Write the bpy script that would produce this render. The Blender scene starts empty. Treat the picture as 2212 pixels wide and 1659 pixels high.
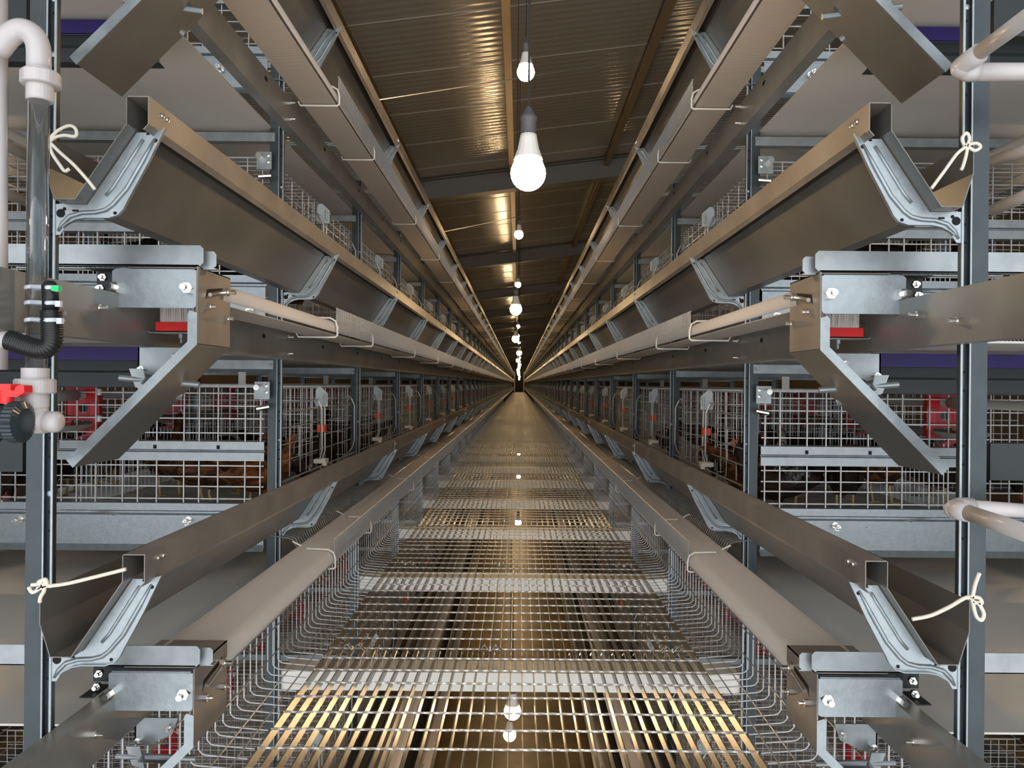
import bpy, math, random
from math import sin, cos, pi, radians
random.seed(7)
SC = bpy.context.scene
COL = SC.collection

# ------------------------------------------------------------------ camera, sky, exposure
F = 1660.0                      # focal length in pixels of a 2212 px wide frame
CX = 0.020                      # the lens stands slightly right of the aisle's centre line
ROLL = radians(0.5)
cam_d = bpy.data.cameras.new('camera'); cam = bpy.data.objects.new('camera', cam_d); COL.objects.link(cam)
cam_d.sensor_width = 36.0; cam_d.lens = 36.0 * F / 2212.0
cam_d.shift_x = -0.0072; cam_d.clip_start = 0.05; cam_d.clip_end = 300
cam.location = (CX, 0, 0); cam.rotation_euler = (pi / 2, -ROLL, 0)
SC.camera = cam
SC.view_settings.view_transform = 'Standard'; SC.view_settings.look = 'None'
SC.view_settings.gamma = 1.0; SC.view_settings.exposure = 0.15; SC.view_settings.use_curve_mapping = False
try:
    SC.cycles.max_bounces = 6; SC.cycles.diffuse_bounces = 3; SC.cycles.glossy_bounces = 4; SC.cycles.adaptive_threshold = 0.02
    SC.cycles.transmission_bounces = 6; SC.cycles.sample_clamp_indirect = 8.0
except Exception: pass
W = bpy.data.worlds.new('overcast_sky'); SC.world = W; W.use_nodes = True
W.node_tree.nodes['Background'].inputs[0].default_value = (0.95, 0.975, 1.0, 1)
W.node_tree.nodes['Background'].inputs[1].default_value = 2.1

S = 1.2                         # bay length
T = 0.723                       # tier pitch
Y1 = 1.22                       # first uprights
NB = 70                         # bays
YEND = Y1 + S * NB
WALK = -0.897                    # top of the walkway grating
GROUND = -3.25
# lower tiers lie under the walkway beams
TIERZ = {2: 2 * T, 1: T, 0: 0.0, -1: -1.36, -2: -1.36 - T}
TN = {2: 'top', 1: 'middle', 0: 'lowest', -1: 'upper below-walkway', -2: 'lower below-walkway'}

def P(x, y, Y):
    dx, dy = x - 1122.0, y - 830.0
    a = dx * cos(ROLL) + dy * sin(ROLL); b = -dx * sin(ROLL) + dy * cos(ROLL)
    return (CX + a * Y / F, Y, -b * Y / F)

# ------------------------------------------------------------------ materials
def mat(name, col, metal=0.0, rough=0.5, spec=None, bump=None, var=0.0, vscale=20.0, trans=0.0, ior=1.45, rvar=0.0):
    m = bpy.data.materials.new(name); m.use_nodes = True
    nt = m.node_tree; b = nt.nodes['Principled BSDF']
    b.inputs['Base Color'].default_value = (*col, 1); b.inputs['Metallic'].default_value = metal
    b.inputs['Roughness'].default_value = rough; b.inputs['IOR'].default_value = ior
    if trans: b.inputs['Transmission Weight'].default_value = trans
    if spec is not None: b.inputs['Specular IOR Level'].default_value = spec
    tc = nt.nodes.new('ShaderNodeTexCoord')
    if var:
        n = nt.nodes.new('ShaderNodeTexNoise'); n.inputs['Scale'].default_value = vscale; n.inputs['Detail'].default_value = 6
        nt.links.new(tc.outputs['Object'], n.inputs['Vector'])
        r = nt.nodes.new('ShaderNodeValToRGB'); r.color_ramp.elements[0].position = 0.3; r.color_ramp.elements[1].position = 0.7
        r.color_ramp.elements[0].color = (*[c * (1 - var) for c in col], 1); r.color_ramp.elements[1].color = (*[min(1, c * (1 + var)) for c in col], 1)
        nt.links.new(n.outputs['Fac'], r.inputs[0]); nt.links.new(r.outputs[0], b.inputs['Base Color'])
        if rvar:
            mr = nt.nodes.new('ShaderNodeMapRange'); mr.inputs[3].default_value = rough - rvar; mr.inputs[4].default_value = rough + rvar
            nt.links.new(n.outputs['Fac'], mr.inputs[0]); nt.links.new(mr.outputs[0], b.inputs['Roughness'])
    if bump:
        kind, sc, st = bump
        if kind == 'noise':
            t = nt.nodes.new('ShaderNodeTexNoise'); t.inputs['Scale'].default_value = sc; t.inputs['Detail'].default_value = 4
            nt.links.new(tc.outputs['Object'], t.inputs['Vector']); out = t.outputs['Fac']
        else:
            t = nt.nodes.new('ShaderNodeTexWave'); t.wave_type = 'BANDS'; t.bands_direction = kind
            t.inputs['Scale'].default_value = sc; t.inputs['Distortion'].default_value = 0.0
            nt.links.new(tc.outputs['Object'], t.inputs['Vector']); out = t.outputs['Fac']
        bp = nt.nodes.new('ShaderNodeBump'); bp.inputs['Strength'].default_value = st; bp.inputs['Distance'].default_value = 0.002
        nt.links.new(out, bp.inputs['Height']); nt.links.new(bp.outputs[0], b.inputs['Normal'])
    return m

M = {}
M['galv'] = mat('galvanised_steel', (0.36, 0.40, 0.42), 0.65, 0.42, var=0.16, vscale=26, rvar=0.08, bump=('noise', 240, 0.05))
M['bright'] = mat('bright_zinc_plate', (0.37, 0.42, 0.45), 0.7, 0.42, var=0.10, vscale=60, rvar=0.06, bump=('noise', 160, 0.18))
M['trough'] = mat('trough_sheet', (0.19, 0.185, 0.175), 0.40, 0.36, var=0.16, vscale=5, rvar=0.07)
M['lip'] = mat('dusty_trough_sheet', (0.26, 0.238, 0.22), 0.35, 0.44, var=0.2, vscale=9, rvar=0.08)
M['post'] = mat('upright_steel', (0.065, 0.080, 0.088), 0.6, 0.42, var=0.15, vscale=18, rvar=0.08)
M['dark'] = mat('dark_steel', (0.035, 0.042, 0.045), 0.4, 0.5, var=0.1, vscale=8)
M['beam'] = mat('beam_steel', (0.30, 0.30, 0.285), 0.45, 0.36, var=0.18, vscale=7, rvar=0.08)
M['wire'] = mat('galvanised_wire', (0.52, 0.53, 0.54), 0.35, 0.36)
M['guardwire'] = mat('guard_wire', (0.36, 0.365, 0.37), 0.5, 0.36)
M['grate'] = mat('grating_steel', (0.36, 0.34, 0.30), 0.8, 0.36, var=0.25, vscale=40, rvar=0.1)
M['rod'] = mat('twisted_rod_steel', (0.80, 0.80, 0.78), 0.5, 0.30)
M['zbeam'] = mat('white_zinc_beam', (0.88, 0.88, 0.84), 0.2, 0.5, var=0.06, vscale=14)
M['bolt'] = mat('bolt_steel', (0.85, 0.83, 0.80), 1.0, 0.22)
M['hole'] = mat('hole_black', (0.012, 0.012, 0.012), 0, 0.9)
M['belt'] = mat('egg_belt_weave', (0.56, 0.51, 0.465), 0, 0.75, bump=('Y', 90, 0.5))
M['mbelt'] = mat('manure_belt', (0.66, 0.65, 0.62), 0, 0.42, var=0.07, vscale=3, bump=('noise', 9, 0.3))
M['purple'] = mat('purple_scraper', (0.020, 0.008, 0.12), 0, 0.5, var=0.25, vscale=30)
M['pvc'] = mat('white_pvc', (0.60, 0.57, 0.58), 0, 0.3)
M['pvcgrey'] = mat('grey_pvc', (0.34, 0.33, 0.30), 0, 0.4)
M['clear'] = mat('clear_tube', (0.93, 0.96, 0.97), 0, 0.04, trans=1.0, ior=1.12)
cm = M['clear']; nt = cm.node_tree; nt.nodes.remove(nt.nodes['Principled BSDF'])
tr = nt.nodes.new('ShaderNodeBsdfTransparent'); tr.inputs[0].default_value = (.90, .92, .93, 1); gs = nt.nodes.new('ShaderNodeBsdfGlossy'); gs.inputs['Roughness'].default_value = 0.05
lw = nt.nodes.new('ShaderNodeLayerWeight'); lw.inputs[0].default_value = 0.35; mx = nt.nodes.new('ShaderNodeMixShader')
nt.links.new(lw.outputs['Facing'], mx.inputs[0]); nt.links.new(tr.outputs[0], mx.inputs[1]); nt.links.new(gs.outputs[0], mx.inputs[2]); nt.links.new(mx.outputs[0], nt.nodes['Material Output'].inputs[0])
M['black'] = mat('black_plastic', (0.018, 0.02, 0.022), 0, 0.32)
M['valve'] = mat('valve_body', (0.03, 0.045, 0.055), 0, 0.25)
M['red'] = mat('red_plastic', (0.62, 0.02, 0.03), 0, 0.35)
M['redbright'] = mat('bright_red_plastic', (0.85, 0.03, 0.03), 0, 0.3)
M['drink'] = mat('red_drinker_plastic', (0.50, 0.012, 0.022), 0, 0.3)
M['orange'] = mat('orange_clip', (0.85, 0.10, 0.03), 0, 0.4)
M['green'] = mat('green_plastic', (0.02, 0.75, 0.2), 0, 0.4)
M['tie'] = mat('cable_tie', (0.72, 0.78, 0.88), 0, 0.35)
M['bristle'] = mat('bristles', (0.86, 0.80, 0.76), 0, 0.8)
M['tag'] = mat('latch_plastic', (0.55, 0.62, 0.66), 0.1, 0.4)
M['white'] = mat('white_plastic', (0.85, 0.84, 0.80), 0, 0.4)
M['rope'] = mat('cotton_rope', (0.80, 0.76, 0.66), 0, 0.9, bump=('noise', 300, 0.5))
M['ceil'] = mat('coated_roof_sheet', (0.36, 0.34, 0.305), 0, 0.15, spec=0.8, bump=('Y', 3.3, .8))
M['seam'] = mat('roof_seam', (0.50, 0.47, 0.42), 0, 0.35)
M['rafter'] = mat('painted_rafter', (0.20, 0.19, 0.17), 0.1, 0.45)
M['purlin'] = mat('purlin_steel', (0.36, 0.27, 0.16), 0.5, 0.4)
M['wall'] = mat('darkened_wall', (0.16, 0.12, 0.08), 0, 0.6)  # cream wall darkened in colour to stand for the dark depth behind the cages
M['floor'] = mat('wet_concrete', (0.33, 0.23, 0.10), 0, 0.35, var=0.35, vscale=3)
M['housing'] = mat('lamp_housing', (0.86, 0.83, 0.78), 0, 0.5)
M['socket'] = mat('rubber_socket', (0.10, 0.10, 0.105), 0, 0.5)
M['cord'] = mat('black_cord', (0.03, 0.03, 0.03), 0, 0.6)
def feather(name, c, c2, sc=45):
    m = mat(name, c, 0, 0.6, spec=0.25)
    nt = m.node_tree; b = nt.nodes['Principled BSDF']; tc = nt.nodes.new('ShaderNodeTexCoord')
    v = nt.nodes.new('ShaderNodeTexNoise'); v.inputs['Scale'].default_value = sc; v.inputs['Detail'].default_value = 8
    mp = nt.nodes.new('ShaderNodeMapping'); mp.inputs['Scale'].default_value = (0.35, 1.0, 1.0)
    nt.links.new(tc.outputs['Object'], mp.inputs[0]); nt.links.new(mp.outputs[0], v.inputs['Vector'])
    r = nt.nodes.new('ShaderNodeValToRGB'); r.color_ramp.elements[0].position = 0.42; r.color_ramp.elements[1].position = 0.6
    r.color_ramp.elements[0].color = (*c, 1); r.color_ramp.elements[1].color = (*c2, 1)
    nt.links.new(v.outputs['Fac'], r.inputs[0]); nt.links.new(r.outputs[0], b.inputs['Base Color'])
    return m
M['hen_brown'] = feather('brown_feathers', (0.025, 0.012, 0.007), (0.15, 0.06, 0.02))
M['hen_black'] = feather('black_feathers', (0.008, 0.007, 0.006), (0.035, 0.018, 0.012))
M['hen_orange'] = feather('orange_feathers', (0.07, 0.026, 0.010), (0.26, 0.10, 0.03))
M['hen_speckle'] = feather('speckled_feathers', (0.03, 0.03, 0.03), (0.32, 0.31, 0.29), 90)
M['comb'] = mat('comb_red', (0.45, 0.06, 0.05), 0, 0.5)
M['face'] = mat('hen_face', (0.30, 0.14, 0.10), 0, 0.6)
M['leg'] = mat('hen_leg', (0.62, 0.46, 0.20), 0, 0.55)
M['beak'] = mat('hen_beak', (0.35, 0.27, 0.20), 0, 0.4)
M['eye'] = mat('hen_eye', (0.01, 0.01, 0.01), 0, 0.1)
gl = bpy.data.materials.new('lit_globe'); gl.use_nodes = True
b_ = gl.node_tree.nodes['Principled BSDF']; b_.inputs['Base Color'].default_value = (1, .95, .85, 1)
b_.inputs['Emission Color'].default_value = (1.0, 0.67, 0.34, 1); b_.inputs['Emission Strength'].default_value = 135.0
M['globe'] = gl

# ------------------------------------------------------------------ mesh builder
class MB:
    def __init__(s): s.v = []; s.f = []; s.m = []; s.cur = 0; s.smooth = False; s.sm = []
    def face(s, idx): s.f.append(tuple(idx)); s.m.append(s.cur); s.sm.append(s.smooth)
    def box(s, x0, x1, y0, y1, z0, z1):
        n = len(s.v)
        s.v += [(x0, y0, z0), (x1, y0, z0), (x1, y1, z0), (x0, y1, z0), (x0, y0, z1), (x1, y0, z1), (x1, y1, z1), (x0, y1, z1)]
        for q in ((0, 3, 2, 1), (4, 5, 6, 7), (0, 1, 5, 4), (1, 2, 6, 5), (2, 3, 7, 6), (3, 0, 4, 7)): s.face([n + i for i in q])
        return s
    def prism(s, pts, a0, a1, axis='y'):
        """closed polygon extruded; axis y: pts are (x,z); axis z: (x,y); axis x: (y,z)"""
        def mk(p, a): return {'y': (p[0], a, p[1]), 'z': (p[0], p[1], a), 'x': (a, p[0], p[1])}[axis]
        n = len(s.v); k = len(pts)
        s.v += [mk(p, a0) for p in pts] + [mk(p, a1) for p in pts]
        for i in range(k): j = (i + 1) % k; s.face([n + i, n + j, n + k + j, n + k + i])
        s.face([n + i for i in range(k)][::-1]); s.face([n + k + i for i in range(k)])
        return s
    def sheet(s, pl, y0, y1, t=0.0015, axis='y'):
        """open polyline given thickness t to its left, extruded"""
        k = len(pl); off = []
        for i in range(k):
            ds = []
            if i > 0: ds.append((pl[i][0] - pl[i - 1][0], pl[i][1] - pl[i - 1][1]))
            if i < k - 1: ds.append((pl[i + 1][0] - pl[i][0], pl[i + 1][1] - pl[i][1]))
            ns = [(-d[1] / math.hypot(*d), d[0] / math.hypot(*d)) for d in ds]
            nx = sum(q[0] for q in ns); nz = sum(q[1] for q in ns); L = math.hypot(nx, nz) or 1
            nx /= L; nz /= L; c = max(0.35, nx * ns[0][0] + nz * ns[0][1])
            off.append((pl[i][0] + nx * t / c, pl[i][1] + nz * t / c))
        def mk(p, a): return (p[0], a, p[1]) if axis == 'y' else ((a, p[0], p[1]) if axis == 'x' else (p[0], p[1], a))
        n = len(s.v)
        s.v += [mk(p, y0) for p in pl] + [mk(p, y0) for p in off] + [mk(p, y1) for p in pl] + [mk(p, y1) for p in off]
        for i in range(k - 1):
            a, b, c, d = n + i, n + i + 1, n + 2 * k + i + 1, n + 2 * k + i
            s.face([a, b, c, d]); s.face([a + k, d + k, c + k, b + k]); s.face([a, a + k, b + k, b]); s.face([d, c, c + k, d + k])
        s.face([n, n + 2 * k, n + 3 * k, n + k]); e = n + k - 1; s.face([e, e + k, e + 3 * k, e + 2 * k])
        return s
    def tube(s, path, r, n=4, rs=None, twist=0.0, cap=True, flat=1.0):
        base = len(s.v); k = len(path); up0 = None
        for i, p in enumerate(path):
            a = path[max(i - 1, 0)]; b = path[min(i + 1, k - 1)]
            d = [b[j] - a[j] for j in range(3)]; L = math.sqrt(sum(c * c for c in d)) or 1; d = [c / L for c in d]
            if up0 is None: up0 = (0, 0, 1) if abs(d[2]) < 0.8 else (0, 1, 0)
            q = sum(up0[j] * d[j] for j in range(3)); u = [up0[j] - q * d[j] for j in range(3)]
            L = math.sqrt(sum(c * c for c in u)) or 1; u = [c / L for c in u]; up0 = u
            w = [d[1] * u[2] - d[2] * u[1], d[2] * u[0] - d[0] * u[2], d[0] * u[1] - d[1] * u[0]]
            rr = rs[i] if rs else r
            for j in range(n):
                t = 2 * pi * (j + 0.5) / n + twist * i
                s.v.append(tuple(p[c] + rr * (cos(t) * w[c] * flat + sin(t) * u[c]) for c in range(3)))
        for i in range(k - 1):
            for j in range(n):
                j2 = (j + 1) % n; s.face([base + i * n + j, base + i * n + j2, base + (i + 1) * n + j2, base + (i + 1) * n + j])
        if cap and n > 2: s.face([base + j for j in range(n)][::-1]); s.face([base + (k - 1) * n + j for j in range(n)])
        return s
    def lathe(s, prof, c=(0, 0, 0), n=20, axis='z', flute=0.0, nf=12):
        base = len(s.v); k = len(prof)
        for (r, h) in prof:
            for j in range(n):
                t = 2 * pi * j / n; rr = r * (1 + flute * cos(nf * t))
                a, b = rr * cos(t), rr * sin(t)
                s.v.append({'z': (c[0] + a, c[1] + b, c[2] + h), 'y': (c[0] + a, c[1] + h, c[2] + b), 'x': (c[0] + h, c[1] + a, c[2] + b)}[axis])
        for i in range(k - 1):
            for j in range(n):
                j2 = (j + 1) % n; s.face([base + i * n + j, base + i * n + j2, base + (i + 1) * n + j2, base + (i + 1) * n + j])
        if prof[0][0] > 1e-6: s.face([base + j for j in range(n)][::-1])
        if prof[-1][0] > 1e-6: s.face([base + (k - 1) * n + j for j in range(n)])
        return s
    def ell(s, c, r, n=12, m=8):
        return s.lathe([(0.0001, -1)] + [(sin(pi * i / m), -cos(pi * i / m)) for i in range(1, m)] + [(0.0001, 1)], n=n) if False else s._ell(c, r, n, m)
    def _ell(s, c, r, n, m):
        base = len(s.v)
        for i in range(m + 1):
            a = pi * i / m; rr = max(sin(a), 1e-3)
            for j in range(n):
                t = 2 * pi * j / n; s.v.append((c[0] + r[0] * rr * cos(t), c[1] + r[1] * rr * sin(t), c[2] - r[2] * cos(a)))
        for i in range(m):
            for j in range(n):
                j2 = (j + 1) % n; s.face([base + i * n + j, base + i * n + j2, base + (i + 1) * n + j2, base + (i + 1) * n + j])
        return s
    def bolt(s, x, y, z, axis='-y', r=0.007, L=0.016):
        """hex nut with a threaded end"""
        d = {'-y': ('y', -1), '+y': ('y', 1), '-x': ('x', -1), '+x': ('x', 1), '-z': ('z', -1)}[axis]
        s.lathe([(r, 0), (r, d[1] * L * 0.45)], (x, y, z), 6, d[0]); s.lathe([(r * 0.55, d[1] * L * 0.4), (r * 0.55, d[1] * L)], (x, y, z), 10, d[0])
        return s
    def disc(s, x, y, z, r, axis='y', n=12):
        s.lathe([(r, -0.0004), (r, 0.0004)], (x, y, z), n, axis); return s
    def build(s, name, mats, parent=None, sx=1, loc=(0, 0, 0), link=True):
        me = bpy.data.meshes.new(name)
        if sx < 0: me.from_pydata([(-a, b, c) for a, b, c in s.v], [], [f[::-1] for f in s.f])
        else: me.from_pydata(s.v, [], s.f)
        if not isinstance(mats, (list, tuple)): mats = [mats]
        for q in mats: me.materials.append(M[q])
        if len(mats) > 1: me.polygons.foreach_set('material_index', s.m)
        if any(s.sm): me.polygons.foreach_set('use_smooth', s.sm)
        me.update()
        o = bpy.data.objects.new(name, me); o.location = loc; o.parent = parent
        COL.objects.link(o)
        return o

def tag(o, label=None, cat=None, group=None, kind=None):
    if label: o['label'] = label
    if cat: o['category'] = cat
    if group: o['group'] = group
    if kind: o['kind'] = kind
    return o
def empty(name, loc=(0, 0, 0), label=None, cat=None, group=None):
    o = bpy.data.objects.new(name, None); o.empty_display_size = 0.05; o.location = loc; COL.objects.link(o)
    return tag(o, label, cat, group)
CH = {}
def copy_tree(o, parent=None, depth=0):
    c = o.copy(); COL.objects.link(c); c.parent = parent
    for ch in KIDS(o): copy_tree(ch, c, depth + 1)
    return c
def KIDS(o):
    return [x for x in ALLK.get(o.name, [])]
ALLK = {}
def part(mb, name, mats, parent, sx=1):
    o = mb.build(name, mats, parent, sx); ALLK.setdefault(parent.name, []).append(o); return o
def struct(o): o['kind'] = 'structure'; return o

ORD = ['zeroth', 'first', 'second', 'third', 'fourth', 'fifth', 'sixth', 'seventh', 'eighth', 'ninth', 'tenth', 'eleventh', 'twelfth',
       'thirteenth', 'fourteenth', 'fifteenth', 'sixteenth']
def seq(kind, where, n, limit=12, unit='from the front'):
    """label for the n-th of a row; the far ones share one label"""
    if n <= limit: return '%s %s, %s %s' % (kind, where, ORD[n], unit)
    return 'distant %s %s, beyond the %s' % (kind, where, ORD[limit])
SIDE = {-1: 'left', 1: 'right'}

# ------------------------------------------------------------------ the hall
def zc(x): return 2.80 + 0.13 * min(x, 3.2) - 0.13 * max(0, x - 3.2)
HW = 4.6
mb = MB(); xs = [-HW, 3.2, HW]
for a, b in ((-HW, 3.2), (3.2, HW)):
    mb.prism([(a, zc(a)), (b, zc(b)), (b, zc(b) + .08), (a, zc(a) + .08)], -2.5, YEND + 3)
struct(mb.build('ceiling', 'ceil'))
mb = MB()
yy = 5.67 - 0.95 * 8
while yy < YEND:
    mb.prism([(-HW, zc(-HW) - .004), (3.2, zc(3.2) - .004), (3.2, zc(3.2)), (-HW, zc(-HW))], yy, yy + 0.014); yy += 0.95
struct(mb.build('trim_1', 'seam'))
struct(MB().box(-HW, HW, -2.5, YEND + 3, GROUND - .1, GROUND).build('floor', 'floor'))
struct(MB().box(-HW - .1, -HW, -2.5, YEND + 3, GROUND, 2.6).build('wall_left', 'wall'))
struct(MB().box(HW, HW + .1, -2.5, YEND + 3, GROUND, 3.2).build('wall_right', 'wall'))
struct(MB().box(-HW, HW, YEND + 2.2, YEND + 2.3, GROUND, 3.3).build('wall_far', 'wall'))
struct(MB().box(-.42, .42, YEND + 2.14, YEND + 2.2, WALK, WALK + 2.0).build('door_1', 'dark'))
for i, x in enumerate((-.52, .52)): struct(MB().box(x - .07, x + .07, YEND + 1.4, YEND + 1.55, WALK, WALK + 2.3).build('trim_%d' % (i + 2), 'white'))
for i, x in enumerate((-1.3, -0.1, 1.13)):
    mb = MB(); z = zc(x)
    mb.sheet([(x - .03, z - .02), (x - .03, z - .001)], -2.5, YEND + 2, .002); mb.sheet([(x + .03, z - .10), (x - .03, z - .10), (x - .03, z - .002), (x + .03, z - .002)], -2.5, YEND + 2, .002)
    o = mb.build('roof_purlin', 'purlin')
    tag(o, ['yellowish steel purlin under the roof, left of the bulbs', 'yellowish steel purlin under the roof straight above the bulbs', 'yellowish steel purlin under the roof, right of the bulbs'][i], 'purlin', 'roof purlins')
for i in range(13):
    y = 10.0 + 6 * i; mb = MB()
    for (a, b) in ((-HW, 3.2), (3.2, HW)):
        for (h0, h1, d) in ((.27, .26, .09), (.26, .02, .006), (.02, .01, .09)):
            mb.prism([(a, zc(a) - h0), (b, zc(b) - h0), (b, zc(b) - h1), (a, zc(a) - h1)], y - d, y + d)
    o = mb.build('roof_rafter', 'rafter')
    tag(o, seq('brown steel rafter', 'crossing under the roof', i + 1, 5), 'rafter', 'rafters across the aisle')
# thin tie wires under the roof
for i, (a, b) in enumerate(((( -.575, 3.19, 1.174), (1.11, 6.7, 2.85)), ((-.575, 5.95, 1.174), (1.11, 12.0, 2.85)))):
    o = MB().tube([a, b], .0022 + .0008 * i, 5).build('tie_wire', 'wire')
    tag(o, ['bright thin wire stretched across the aisle behind the second bulb', 'thin wire stretched across the aisle below the first rafter'][i], 'wire')

# ------------------------------------------------------------------ bulbs
def make_bulb():
    r = empty('light_bulb'); Rg = .040
    g = MB(); g.smooth = True; m = 12
    g.lathe([(1e-4, -Rg)] + [(Rg * sin(pi * i / m), -Rg * cos(pi * i / m)) for i in range(1, 9)] + [(.031, .030)], n=24); part(g, 'globe', 'globe', r)
    h = MB(); h.smooth = True; h.lathe([(.0325, .0305), (.031, .036), (.024, .055), (.0195, .078), (.018, .088), (.012, .089)], n=48, flute=.03, nf=16); part(h, 'housing', 'housing', r)
    k = MB(); k.smooth = True; k.lathe([(.017, .088), (.018, .098), (.0175, .118), (.020, .121), (.020, .128), (.016, .132), (.006, .150), (.004, .152)], n=20); part(k, 'socket', 'socket', r)
    c = MB(); c.tube([(0, 0, .15), (0, 0, 1.0)], .0028, 6); part(c, 'cord', 'cord', r)
    return r
bulbs = []
proto = make_bulb(); pname = proto.name
def place_bulb(x, y, z, label, top, first=[True], group='bulbs over the aisle'):
    if first[0]: o = proto; first[0] = False
    else: o = copy_tree(proto)
    o.location = (x, y, z); tag(o, label, 'light bulb', group)
    L = top - z - .15
    for ch in (o.children if o is not proto else KIDS(proto)):
        if ch.name.startswith('cord'):
            ch.scale = (1, 1, L / .85); ch.location.z = .15 - .15 * (L / .85)
    bulbs.append(o)
bpy.context.view_layer.update()
k = 0
for i in range(25):
    y = 1.75 + 3.4 * i
    x, _, z = P([1137, 1113, 1113, 1121][min(i, 3)], 0, y) if i < 4 else (CX, 0, 0)
    x = CX + ([15, -9, -9, -1][i] * y / F if i < 4 else random.uniform(-.06, .03)); z = [0.48, .50, .50, .48][i] if i < 4 else .47
    lab = 'large glowing bulb hanging lowest and nearest in the aisle' if i == 0 else seq('glowing bulb', 'of the low string', i + 1, 5)
    place_bulb(x, y, z, lab, zc(x))
    y = 3.5 + 3.4 * i
    if y < YEND:
        x = CX + ([8, -4, -5, -2][i] * y / F if i < 4 else random.uniform(-.05, .03))
        z = [1.42, 1.34, 1.33, 1.30][i] if i < 4 else 1.28
        lab = 'glowing bulb hanging high near the roof, above the nearest bulb' if i == 0 else seq('glowing bulb', 'of the high string', i + 1, 5)
        place_bulb(x, y, z, lab, zc(x))
x, y, z = P(1107, 1537, 3.66); place_bulb(x, y, z, 'glowing bulb hanging under the walkway grating, upper of two', -.975, group='bulbs under the walkway')
x, y, z = P(1101, 1588, 4.87); place_bulb(x, y, z, 'small glowing bulb deep under the walkway grating, lower of two', -.975, group='bulbs under the walkway')
for i in range(5): place_bulb(CX, 9.7 + 4.8 * i, -1.75, 'distant glowing bulb under the walkway grating, beyond the second', -.975, group='bulbs under the walkway')
for s in (-1, 1):
    for i in range(3):  # unseen bulbs added to give warm glimpses through the cages
        place_bulb(s * 3.1, 4.5 + 7 * i, .55, 'added warm bulb behind the %s cage row, for glimpses of light' % SIDE[s], zc(s * 3.1), group='added bulbs behind the cages')

# ------------------------------------------------------------------ walkway
def twisted(mb, x0, x1, y, z, r=.0033, pitch=.030):
    n = int((x1 - x0) / .006); mb.tube([(x0 + (x1 - x0) * i / n, y, z) for i in range(n + 1)], r, 4, twist=2 * pi * .006 / pitch)
GX = 0.612
def grating(y0, y1, hooks):
    r = empty('walkway_grating'); mb = MB(); n = 35
    for i in range(n):
        x = -GX + 2 * GX * i / (n - 1); mb.box(x - .0016, x + .0016, y0, y1 - (0 if not hooks else .012), WALK - .028, WALK)
    part(mb, 'bearing_bars', 'grate', r)
    mb = MB(); y = y0 + .05
    while y < y1 - .01: twisted(mb, -GX, GX, y, WALK + .002); y += .1033
    part(mb, 'twisted_rods', 'rod', r)
    if hooks:
        mb = MB()
        for i in range(n - 1):
            x = -GX + 2 * GX * (i + .45) / (n - 1)
            mb.tube([(x, y1 - .055, WALK - .018), (x, y1 - .02, WALK + .0), (x, y1 + .03, WALK + .004), (x, y1 + .065, WALK - .016)], .0022, 5)
        part(mb, 'hooked_ends', 'rod', r)
    return r
g0 = grating(.90, 2.53, True); tag(g0, 'galvanised walkway grating panel nearest the camera with hooked far edge', 'grating', 'walkway grating panels')
g1 = grating(2.54, 4.92, False); tag(g1, seq('galvanised grating panel', 'of the walkway', 2, 8), 'grating', 'walkway grating panels')
for i in range(1, 34):
    o = copy_tree(g1); o.location = (0, 2.4 * i, 0); tag(o, seq('galvanised grating panel', 'of the walkway', i + 2, 8), 'grating')
mb = MB()
mb.sheet([(2.56, -.980), (2.457, -.980), (2.457, -.9265), (2.56, -.9265), (2.56, -.94)], -.732, .732, .003, axis='x')
zb = mb.build('walkway_beam', 'zbeam'); 
BY = []
for i in range(68):
    o = zb if i == 0 else zb.copy()
    if i: COL.objects.link(o)
    o.location = (0, 1.2 * i, 0)
    tag(o, seq('pale zinc cross beam', 'under the walkway grating', i + 1, 8), 'beam', 'beams under the walkway')
# saddle clips
mb = MB(); mb.smooth = True
pts = [(-.038 + .076 * i / 24, .009 * cos(2 * 2 * pi * (i / 24) * 1.0 + pi)) for i in range(25)]
mb.sheet(pts, -.010, .010, .0018); mb.smooth = False; mb.lathe([(.004, -.01), (.004, .004)], (0, 0, 0), 6)
cl = mb.build('grating_clip', 'bolt'); nm = ['left', 'middle', 'right']
cl2 = False
for j, y in enumerate((2.575, 3.775, 4.975, 6.175)):
    for i, x in enumerate((-.53, -.07, .54)):
        o = cl if not cl2 else cl.copy()
        if cl2: COL.objects.link(o)
        cl2 = True; o.location = (x, y, WALK + .012)
        tag(o, 'wavy saddle clip on the grating, %s one of the %s row' % (nm[i], ['nearest', 'second', 'third', 'fourth'][j]), 'clip', 'grating clips')

# ------------------------------------------------------------------ cage rows
PX = 0.734
def make_post(mb, y, flip=False):
    def q(pr): return [((2.78 - x) if flip else x, y + t) for x, t in (pr[::-1] if flip else pr)]
    mb.cur = 0
    mb.prism(q([(PX, .001), (PX + .003, .001), (PX + .003, .009), (PX + .015, .009), (PX + .015, .001), (PX + .044, .001), (PX + .044, .032), (PX + .015, .032), (PX + .015, .011), (PX, .011)]), GROUND, 1.13, 'z')
    if not flip:  # edge highlights put in as thin strips of brighter material
        mb.cur = 2; mb.prism([(PX - .0005, y - .001), (PX + .003, y - .001), (PX + .003, y + .001), (PX - .0005, y + .001)], -1.2, 1.13, 'z'); mb.prism([(PX + .014, y - .0005), (PX + .0165, y - .0005), (PX + .0165, y + .001), (PX + .014, y + .001)], -1.2, 1.13, 'z')
BR = [(.555, -.315), (.582, -.372), (.614, -.432), (.621, -.446), (.630, -.456), (.645, -.461), (.683, -.461), (.698, -.464), (.712, -.471), (.719, -.477),
      (.726, -.488), (.7335, -.488), (.7335, -.438), (.682, -.439), (.603, -.321), (.578, -.321)]
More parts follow.
